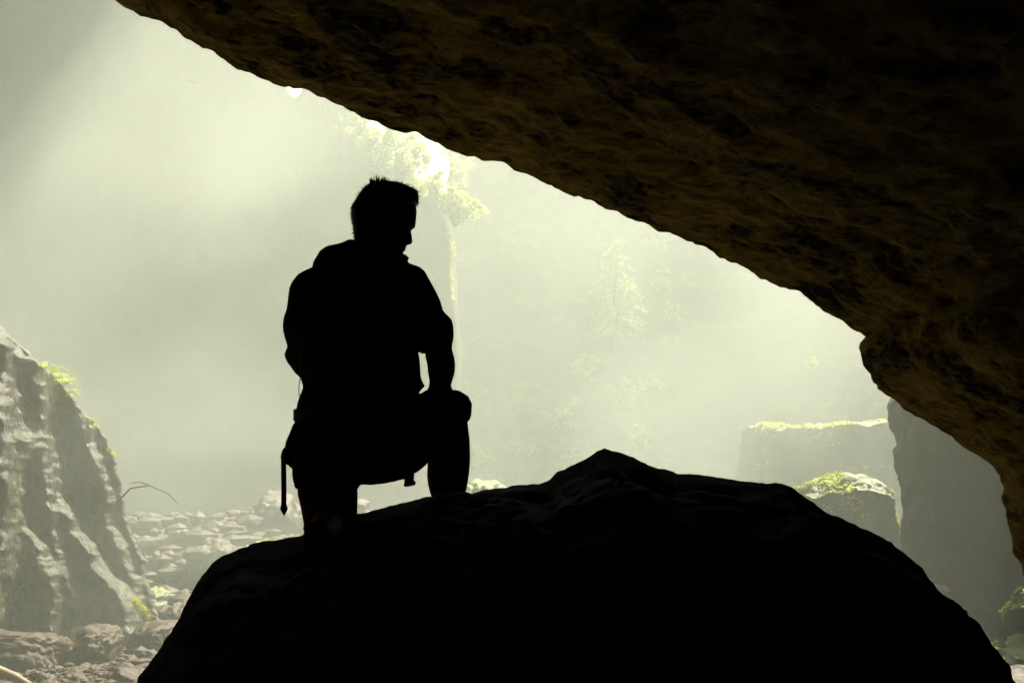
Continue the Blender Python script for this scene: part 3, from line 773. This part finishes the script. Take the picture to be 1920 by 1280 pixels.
# --- body: head, neck, trunk, arms with hands, legs, in one skin
head = ring_slices([(344, 716, 738, 0, .02), (347, 702, 754, 0, .045), (352, 690, 768, 0, .062), (360, 680, 776, 0, .073), (372, 673, 779, 0, .079), (385, 668.5, 780, 0, .081), (398, 666, 781.5, 0, .081), (414, 665, 780, 0, .079),
    (424, 665, 779, 0, .076), (427, 665, 777.5, 0, .074), (430, 666, 772, 0, .072), (435, 666, 768, 0, .071), (442, 667, 766, 0, .070), (450, 668, 764.5, 0, .067), (458, 669, 762.5, 0, .062), (464, 671, 761.5, 0, .057), (467, 672, 760.5, 0, .054),
    (471, 674, 755, 0, .052), (474, 676, 755, 0, .050), (478, 680, 758.5, 0, .046), (484, 688, 759, 0, .042), (491, 700, 756, 0, .036), (497, 715, 745, 0, .02)], e=2.2)
nose = ring_slices([(429, 752, 770, 0, .010), (435, 752, 771.3, 0, .011), (442, 750, 772.2, 0, .013), (449, 750, 773.4, 0, .016), (454, 750, 773.6, 0, .018), (456.5, 750, 772.5, 0, .018), (458.5, 750, 768, 0, .014)], seg=20)
ears = []
for sg in (-1, 1):
    c = P(716, 432, YM+sg*.078)
    ears += [limb([c+Vector((-.004, 0, .026)), c+Vector((-.014, sg*.010, .014)), c+Vector((-.014, sg*.011, -.006)), c+Vector((-.004, sg*.004, -.026))], [.007, .007, .006, .006], 10),
             ball(c, (.012, .008, .022), 8)]
eyes = [ball(P(757, 435, YM+sg*.031), (.010, .012, .009), 8) for sg in (-1, 1)]
lips = [ball(P(756, 469, YM), (.0085, .022, .004), 8), ball(P(752, 475.5, YM), (.009, .02, .005), 8)]
neck = path_slices([(715, 425, 46, 0, .060), (710, 450, 46, 0, .060), (708, 475, 47, 0, .062), (702, 505, 52, 0, .07)])
trunk = ring_slices([(495, 650, 765, 0, .06), (510, 590, 785, 0, .085), (530, 570, 795, 0, .10), (580, 580, 795, 0, .11), (640, 583, 778, 0, .105), (700, 586, 775, 0, .10), (760, 580, 740, 0, .11), (810, 575, 720, 0, .12), (860, 585, 690, .0, .10), (880, 600, 680, 0, .07)])
arm_r = ring_slices([(515, 745, 792, 0, .05), (545, 752, 806, .01, .05), (585, 776, 826, .03, .048), (625, 792, 842, .05, .046), (648, 797, 846, .06, .046), (665, 797, 850.6, .07, .047), (672, 798, 852.3, .075, .046), (684, 801, 853.8, .085, .044), (699, 802.3, 852.5, .10, .039), (713, 805, 848.5, .12, .033), (722, 804.5, 845.5, .13, .029), (732, 800, 850, .15, .028)])
# right hand lying on the knee cap: palm and five bent fingers
hc = P(826, 735, YM+.155)
palm = ball(hc+Vector((0, .02, -.006)), (.043, .050, .019), 12)
fingers = []
for k, (x, L1, r) in enumerate([(-.030, .036, .0085), (-.010, .042, .009), (.011, .039, .0088), (.031, .031, .0078)]):
    a = hc+Vector((x, .055, -.004)); b = a+Vector((x*.15, L1*.9, -.006)); c = b+Vector((x*.1, L1*.5, -.020)); d = c+Vector((0, L1*.15, -.022))
    fingers.append(limb([a-Vector((0, .03, 0)), a, b, c, d], [r*1.05, r*1.05, r, r*.92, r*.8], 10))
th = hc+Vector((-.034, -.005, -.004))
fingers.append(limb([th+Vector((.012, -.012, .002)), th+Vector((-.016, .006, .004)), th+Vector((-.034, .022, -.003)), th+Vector((-.043, .042, -.012))], [.012, .0115, .010, .0085], 10))
# left arm: elbow out at the side, forearm across the front, hand resting on the left thigh
arm_l = path_slices([(588, 525, 26, 0, .055), (577, 560, 26, .0, .05), (568, 610, 25, .01, .047), (565, 650, 23, .03, .045), (568, 672, 22, .05, .045)])
el = P(570, 668, YM+.05); wr = P(628, 742, YM+.23)
fore_l = limb([el, el.lerp(wr, .35), el.lerp(wr, .7), wr], [.045, .044, .036, .028])
hl = wr+Vector((.04, .035, -.045))
palm_l = limb([wr, hl], [.027, .034], 14)
for k, (x, L1, r) in enumerate([(-.028, .034, .0078), (-.010, .040, .0088), (.009, .041, .009), (.028, .036, .0085)]):
    a = hl+Vector((x+.01, .012, -.02)); fingers.append(limb([a, a+Vector((.012, .006, -L1)), a+Vector((.014, -.004, -L1*1.6)), a+Vector((.012, -.014, -L1*2.0))], [r, r, r*.92, r*.8], 10))
fingers.append(limb([hl+Vector((.02, -.01, .01)), hl+Vector((.047, -.012, -.008)), hl+Vector((.058, -.014, -.034))], [.0115, .010, .0085], 10))
# legs
thigh_r = path_slices([(650, 812, 60, .0, .09), (700, 812, 62, .03, .09), (750, 803, 56, .08, .085), (800, 785, 47, .13, .075), (842, 768, 38, .18, .062), (862, 768, 26, .195, .045)])
shin_r = ring_slices([(748, 828, 866, .19, .035), (758, 818, 873, .19, .052), (780, 809, 876, .19, .058), (806, 805, 878.4, .19, .058), (827, 803.5, 881, .19, .060), (855, 802.5, 881.8, .19, .062), (868, 801.8, 881.4, .19, .062), (884, 800.8, 880, .19, .060), (892, 800.8, 879, .19, .058), (906, 802, 877, .19, .053), (923, 806, 873, .195, .046), (940, 812, 868, .20, .041), (962, 816, 865, .21, .039)])
thigh_l = ring_slices([(790, 566, 672, 0, .09), (850, 560, 672, 0, .088), (900, 558, 670, 0, .08), (927, 558, 670.8, 0, .075), (949, 563.5, 670.4, 0, .072), (966, 566.5, 670, 0, .068), (982, 569.5, 668, 0, .062), (993, 568, 664, 0, .055), (1004, 576, 655, 0, .04), (1010, 590, 640, 0, .02)])
k3 = P(619, 975, YM-.01)
def rz(x, Y):
    t = Y-YB; best = None
    for i in range(0, len(CP), 4):
        v = boulder_at(i, t)
        if best is None or abs(v.x-x) < best[0]: best = (abs(v.x-x), v.z)
    return best[1]
sx = k3.x
ank = Vector((sx+.01, YM-.40, rz(sx+.01, YM-.40)+.075)); calf = Vector((sx, YM-.17, rz(sx, YM-.17)+.068))
shin_l = limb([k3, calf, ank], [.062, .060, .038])
foot_l = limb([ank, ank+Vector((0, -.05, -.0)), Vector((sx+.01, YM-.50, rz(sx, YM-.50)+.04))], [.038, .036, .035])
foot_rs = P(842, 962, YM+.21)
foot_r = limb([foot_rs, foot_rs+Vector((.05, .08, -.02)), foot_rs+Vector((.09, .15, -.03))], [.04, .036, .028])
body = fuse('body', [head, nose, neck, trunk, arm_r, palm, arm_l, fore_l, palm_l, thigh_r, shin_r, thigh_l, shin_l, foot_l, foot_r]+ears+eyes+lips+fingers, M_SKIN, .0045, man, 2)

# --- hair with short spiky tufts
hair_rows = [(340.5, 708, 730, 0, .02), (343, 698, 748, 0, .045), (347, 690, 760, 0, .060), (352, 683.5, 772, 0, .073), (357, 679, 781, 0, .080), (363, 674.5, 784, 0, .085), (370, 670, 785, 0, .088), (378, 665.5, 784.5, 0, .090), (384, 661, 782, 0, .090),
    (388, 659.5, 772, 0, .090), (398, 658.5, 752, 0, .089), (407, 658.5, 742, 0, .087), (416, 660, 735, 0, .084), (428, 662, 712, 0, .078), (438, 663, 704, 0, .070), (446, 664, 695, 0, .06)]
hair = fuse('hair', [ring_slices(hair_rows, seg=44, e=2.2)], M_HAIR, .005, man, 1)
rnd = random.Random(9); sp = []
def spike(p, d, L_, r):
    side = d.cross(Vector((0, 1, .1))).normalized(); s2 = d.cross(side); b = [p-d*.006+side*r*math.cos(a)+s2*r*math.sin(a) for a in (0, 2.09, 4.19)]
    sp.append((b+[p+d*L_], [(0, 1, 3), (1, 2, 3), (2, 0, 3), (0, 2, 1)]))
hm = hair.data; hv = [(v.co.copy(), v.normal.copy()) for v in hm.vertices]
hcn = P(720, 395, YM)
for _ in range(1500):
    co, nr = rnd.choice(hv)
    if nr.length < .5: continue
    d = (nr*.55+Vector((rnd.gauss(0, .25), rnd.gauss(0, .25), rnd.gauss(0, .25)))+Vector((-.25 if co.x < hcn.x-.04 else .25 if co.x > hcn.x+.08 else 0, 0, -.55 if co.z < P(0, 372, YM).z else .25))).normalized()
    spike(co, d, rnd.uniform(.005, .013), .0024)
for k in range(60):                                # the tuft on the crown
    px = rnd.uniform(693, 727); base = P(px, 346-(px-693)*.08, YM+rnd.uniform(-.04, .04))
    L_ = .022+.010*math.exp(-((px-708)/9)**2)+rnd.uniform(-.006, .006)
    spike(base, Vector((rnd.gauss(.05+(px-700)*.012, .22), rnd.gauss(0, .2), 1)).normalized(), L_*1.15, .0034)
for k in range(30):                                # fringe sticking out above the forehead
    base = P(rnd.uniform(778, 783), rnd.uniform(360, 381), YM+rnd.uniform(-.05, .05))
    spike(base, Vector((rnd.uniform(.2, .7), rnd.gauss(0, .2), -1)).normalized(), rnd.uniform(.010, .022), .003)
for k in range(16):
    base = P(rnd.uniform(660, 664), rnd.uniform(380, 425), YM+rnd.uniform(-.03, .03))
    spike(base, Vector((-.6, rnd.gauss(0, .2), -.6)).normalized(), rnd.uniform(.010, .019), .0032)
tf = mesh_obj('hair_tuft', *merge(sp), M_HAIR, smooth=False); tf.parent = hair

# --- jacket
jt = ring_slices([(491, 655, 756, 0, .07, 2.3), (495, 608, 770, 0, .09, 2.3), (501, 588, 787, 0, .10, 2.3), (507, 574, 795, 0, .108, 2.3), (516, 558, 801, 0, .115, 2.3), (527, 549, 806, 0, .122, 2.3), (540, 545, 813, 0, .126), (560, 552, 815, 0, .13), (600, 560, 806, 0, .138),
    (640, 560, 790, 0, .138), (655, 560, 784, 0, .137), (680, 560, 787.5, 0, .135), (700, 561, 788.5, 0, .135), (708, 563, 789.5, 0, .136), (717, 566, 794, 0, .138), (723.5, 568, 797.5, 0, .14), (727, 568, 794, 0, .14), (732, 566, 788, 0, .14), (745, 560.5, 782, 0, .145), (757, 557.5, 775, 0, .148), (771, 555, 765, 0, .15), (785, 552.5, 750, 0, .15), (794, 552, 735, 0, .148), (797, 555, 730, 0, .14)])
sl_r = ring_slices([(500, 740, 786, 0, .05), (510, 738, 797, 0, .065), (525, 742, 806, 0, .07), (545, 748, 817, .01, .07), (565, 756, 826, .02, .07), (583, 764, 831.5, .03, .068), (590, 768, 838.5, .035, .068), (600, 773, 847.8, .04, .070), (612, 777, 850, .045, .072), (624, 780, 851, .05, .072), (636, 781.5, 850, .055, .070), (645, 782, 848, .06, .067), (655, 782.5, 848, .065, .064), (660, 783, 847.5, .067, .06), (662.5, 790, 845, .068, .054)])
sl_l = ring_slices([(508, 570, 630, 0, .06), (518, 557, 630, 0, .068), (530, 547, 630, 0, .07), (540, 542.5, 628, 0, .07), (553, 540.5, 622, 0, .07), (570, 538.5, 618, .0, .069), (583, 536.8, 614, .005, .068), (594, 532, 612, .01, .069), (609, 530, 610, .015, .070), (620, 531, 610, .02, .069), (632, 534, 608, .03, .067), (645, 538, 606, .04, .064), (651, 539.8, 606, .045, .062), (657, 536, 606, .05, .063), (664, 533.4, 606, .055, .064), (672, 535.5, 606, .06, .063), (681, 539, 606, .065, .061), (687, 545, 606, .07, .058), (694, 549, 606, .075, .054), (700, 554, 606, .08, .05), (709, 563, 604, .085, .04)])
fs = el.lerp(wr, .1); fe = el.lerp(wr, .78)
slf = limb([fs, fs.lerp(fe, .5), fe], [.055, .052, .046])
hood = ring_slices([(450.5, 651, 668, -.01, .03), (454, 646, 690, -.02, .06), (458, 637, 700, -.03, .08), (464, 612, 706, -.035, .095), (472, 599.5, 710, -.04, .105), (482, 594, 712, -.045, .112), (492, 588, 715, -.045, .115), (500, 586.5, 715, -.045, .115), (506, 587, 712, -.04, .108), (516, 596, 700, -.03, .09), (526, 615, 690, -.02, .06)], e=2.2)
collar = []
for a in range(0, 360, 15):                        # stand-up collar round the neck
    g = R(a); c = P(710, 487, YM); rx = .104; ry = .078
    p = c+Vector((rx*math.cos(g), ry*math.sin(g), 0)); hi = .014+.012*math.cos(g) if math.cos(g) > 0 else .03
    collar.append(limb([p-Vector((0, 0, .03)), p+Vector((.0, 0, hi-.012))], [.013, .008], 8))
ctip = limb([P(752, 490, YM), P(759, 485.5, YM), P(768, 483, YM)], [.014, .008, .0035], 8)
jacket = fuse('jacket', [jt, sl_r, sl_l, slf, hood, ctip]+collar, M_JACKET, .006, man, 2, wrinkle=.005)
tag(jacket, 'dark jacket with a folded hood and rolled sleeves')

# --- shorts
sh_t = path_slices([(640, 812, 92, .0, .125), (680, 819, 90, .01, .125), (715, 822, 85, .03, .12), (740, 817, 83, .05, .115), (760, 809, 78, .08, .11), (777, 803, 70, .10, .105), (792, 797, 65, .12, .10), (806, 793, 60, .14, .095), (830, 781, 53, .17, .088), (850, 772, 45, .185, .08), (866, 768, 37, .19, .072), (877, 768, 26, .195, .05), (884, 769, 12, .197, .025)])
sh_h = path_slices([(838, 752, 34, .19, .07), (850, 772, 36, .19, .074), (862, 787, 24, .19, .072)])
sh_c = ring_slices([(750, 820, 880, .19, .06), (760, 812, 884, .19, .07), (770, 808, 885.2, .19, .073), (780, 806, 884, .19, .073), (786.5, 806, 881.5, .19, .071), (789, 810, 876, .19, .065)])
sh_p = ring_slices([(738, 568, 720, 0, .12), (760, 560, 730, 0, .14), (800, 554, 730, 0, .15), (840, 551, 715, 0, .15), (880, 556, 690, 0, .13), (900, 570, 670, 0, .10)])
sh_l = ring_slices([(780, 555, 690, 0, .12), (820, 551, 688, 0, .118), (850, 548.5, 684, 0, .115), (873, 547, 680, 0, .112), (895, 548, 677, 0, .108), (907, 551, 675, 0, .105), (914, 552.5, 673, 0, .103), (917, 557, 669, 0, .095)])
fillc = path_slices([(655, 855, 52, 0, .10), (700, 868, 41.5, .02, .09), (735, 862, 41, .04, .085)])
shorts = fuse('shorts', [sh_t, sh_c, sh_p, sh_l, fillc], M_SHORTS, .006, man, 2, wrinkle=.004)

# --- boots
bl_t = Vector((sx+.012, YM-.50, rz(sx, YM-.50)+.015))
boot_l = fuse('boot', [limb([ank+Vector((0, .03, .0)), ank+Vector((0, -.05, 0))], [.054, .052]), limb([ank+Vector((0, -.055, .02)), ank+Vector((0, -.085, -.02)), bl_t+Vector((0, 0, .03))], [.046, .045, .042]), limb([bl_t+Vector((0, .0, .02)), bl_t+Vector((0, .06, .01))], [.044, .030])], M_BOOT, .006, man, 2)
boot_r = fuse('boot', [limb([foot_rs+Vector((0, 0, .015)), foot_rs+Vector((0, 0, -.02))], [.046, .05]), limb([foot_rs+Vector((-.03, -.03, -.035)), foot_rs+Vector((.05, .08, -.035)), foot_rs+Vector((.10, .16, -.045))], [.042, .044, .036])], M_BOOT, .006, man, 2)

# --- climbing harness: waist belt, leg loops, hanging strap and buckles
def ribbon(pts, wv, th, seg_mat):
    """flat webbing along pts; wv = half width vector"""
    V = []; n = len(pts); Fc = []
    for i, p in enumerate(pts):
        p = Vector(p); t = (Vector(pts[min(n-1, i+1)])-Vector(pts[max(0, i-1)])).normalized()
        wn = Vector(wv[i] if isinstance(wv, list) else wv); nn = t.cross(wn).normalized()*th
        V += [p-wn-nn, p+wn-nn, p+wn+nn, p-wn+nn]
    for i in range(n-1):
        for k in range(4): k2 = (k+1) % 4; Fc.append((i*4+k, i*4+k2, (i+1)*4+k2, (i+1)*4+k))
    Fc.append((3, 2, 1, 0)); Fc.append(tuple((n-1)*4+k for k in range(4)))
    return V, Fc
def band(rows_center, py, xl, xr, dy, rd, tilt=0, hw=.02):
    pts = []
    for k in range(41):
        g = 2*math.pi*k/40; pts.append(P((xl+xr)/2+(xr-xl)/2*math.cos(g), py+tilt*math.cos(g), YM+dy)+Vector((0, rd*math.sin(g), 0)))
    return ribbon(pts, (0, 0, hw), .0025, None)
harness = mesh_obj('harness', *merge([band(0, 778, 551.5, 768, 0, .153, 0, .022), band(0, 868, 545.5, 683, 0, .116, 0, .018)]), M_STRAP, smooth=False); local(harness, man)
def leg_loop():
    pts = []
    for k in range(41):
        g = 2*math.pi*k/40; c = math.cos(g)
        pts.append(P(765-10*c, 808-76*c, YM+.085)+Vector((0, .115*math.sin(g), 0)))
    return ribbon(pts, (.016, 0, .0), .0025, None)
ll = mesh_obj('leg_loop', *leg_loop(), M_STRAP, smooth=False); local(ll, harness); ll.matrix_parent_inverse = Matrix.Identity(4)
def hang(name, data, mat):
    o = mesh_obj(name, *data, mat, smooth=False); o.parent = harness; return o
W = lambda x, y, dy=0: P(x, y, YM+dy)
hang('strap', merge([ribbon([W(556, 795, -.03), W(549, 812, -.03), W(541, 830, -.03), W(539, 845, -.03)], (.011, 0, -.004), .002, None),
                     ribbon([W(554, 800, -.02), W(550, 822, -.02), W(546, 850, -.02)], (.014, 0, 0), .002, None),
                     ribbon([W(531.5, 858, -.03), W(531.8, 880, -.03), W(532.2, 915, -.03), W(532, 945, -.03)], (.0098, 0, 0), .0025, None),
                     ribbon([W(532, 944, -.03), W(532.3, 954, -.03), W(533, 966, -.03)], [(.0095, 0, 0), (.0150, 0, 0), (.001, 0, 0)], .003, None)]), M_STRAP)
hang('buckle', merge([limb([W(535, 844, -.03), W(534, 852, -.03), W(536, 864, -.03)], [.012, .0165, .014], 8), limb([W(541, 866, -.03), W(546, 872, -.02)], [.012, .008], 8),
                      limb([W(527, 857, -.03), W(529, 857, -.03)], [.004, .005], 6), limb([W(545, 850, -.02), W(545, 866, -.02)], [.011, .010], 8)]), M_BUCKLE)
hang('buckle', merge([ribbon([W(767, 868, .05), W(768, 885, .05), W(767, 905, .05)], (.0185, 0, .003), .005, None), limb([W(763, 876, .05), W(774, 878, .05)], [.008, .009], 8),
                      limb([W(761, 908, .05), W(775, 905, .05)], [.0095, .0105], 8), limb([W(776, 878, .05), W(775.5, 884, .05)], [.003, .003], 6)]), M_BUCKLE)
cordp = [W(563, 708, -.05), W(560.5, 722, -.05), W(560.3, 735, -.05), W(562.5, 748, -.05)]
cd_ = mesh_obj('drawcord', *tube(cordp, .0016, 6), M_STRAP); cd_.parent = jacket

# leg hair on the shin, just visible against the light
sp = []
for _ in range(500):
    py = rnd.uniform(800, 915); g = rnd.uniform(0, 6.28)
    xl = interp(py, [(800, 805), (855, 802.5), (892, 800.8), (915, 804)]); xr = interp(py, [(800, 878), (855, 881.8), (892, 879), (915, 875)])
    p = P((xl+xr)/2+(xr-xl)/2*math.cos(g), py, YM+.19)+Vector((0, .06*math.sin(g), 0))
    spike(p, Vector((math.cos(g), math.sin(g), -.9)).normalized(), rnd.uniform(.005, .011), .0004)
lh = mesh_obj('leg_hair', *merge(sp), M_HAIR, smooth=False); lh.parent = man; lh.matrix_parent_inverse = Matrix.Translation(-man.location)
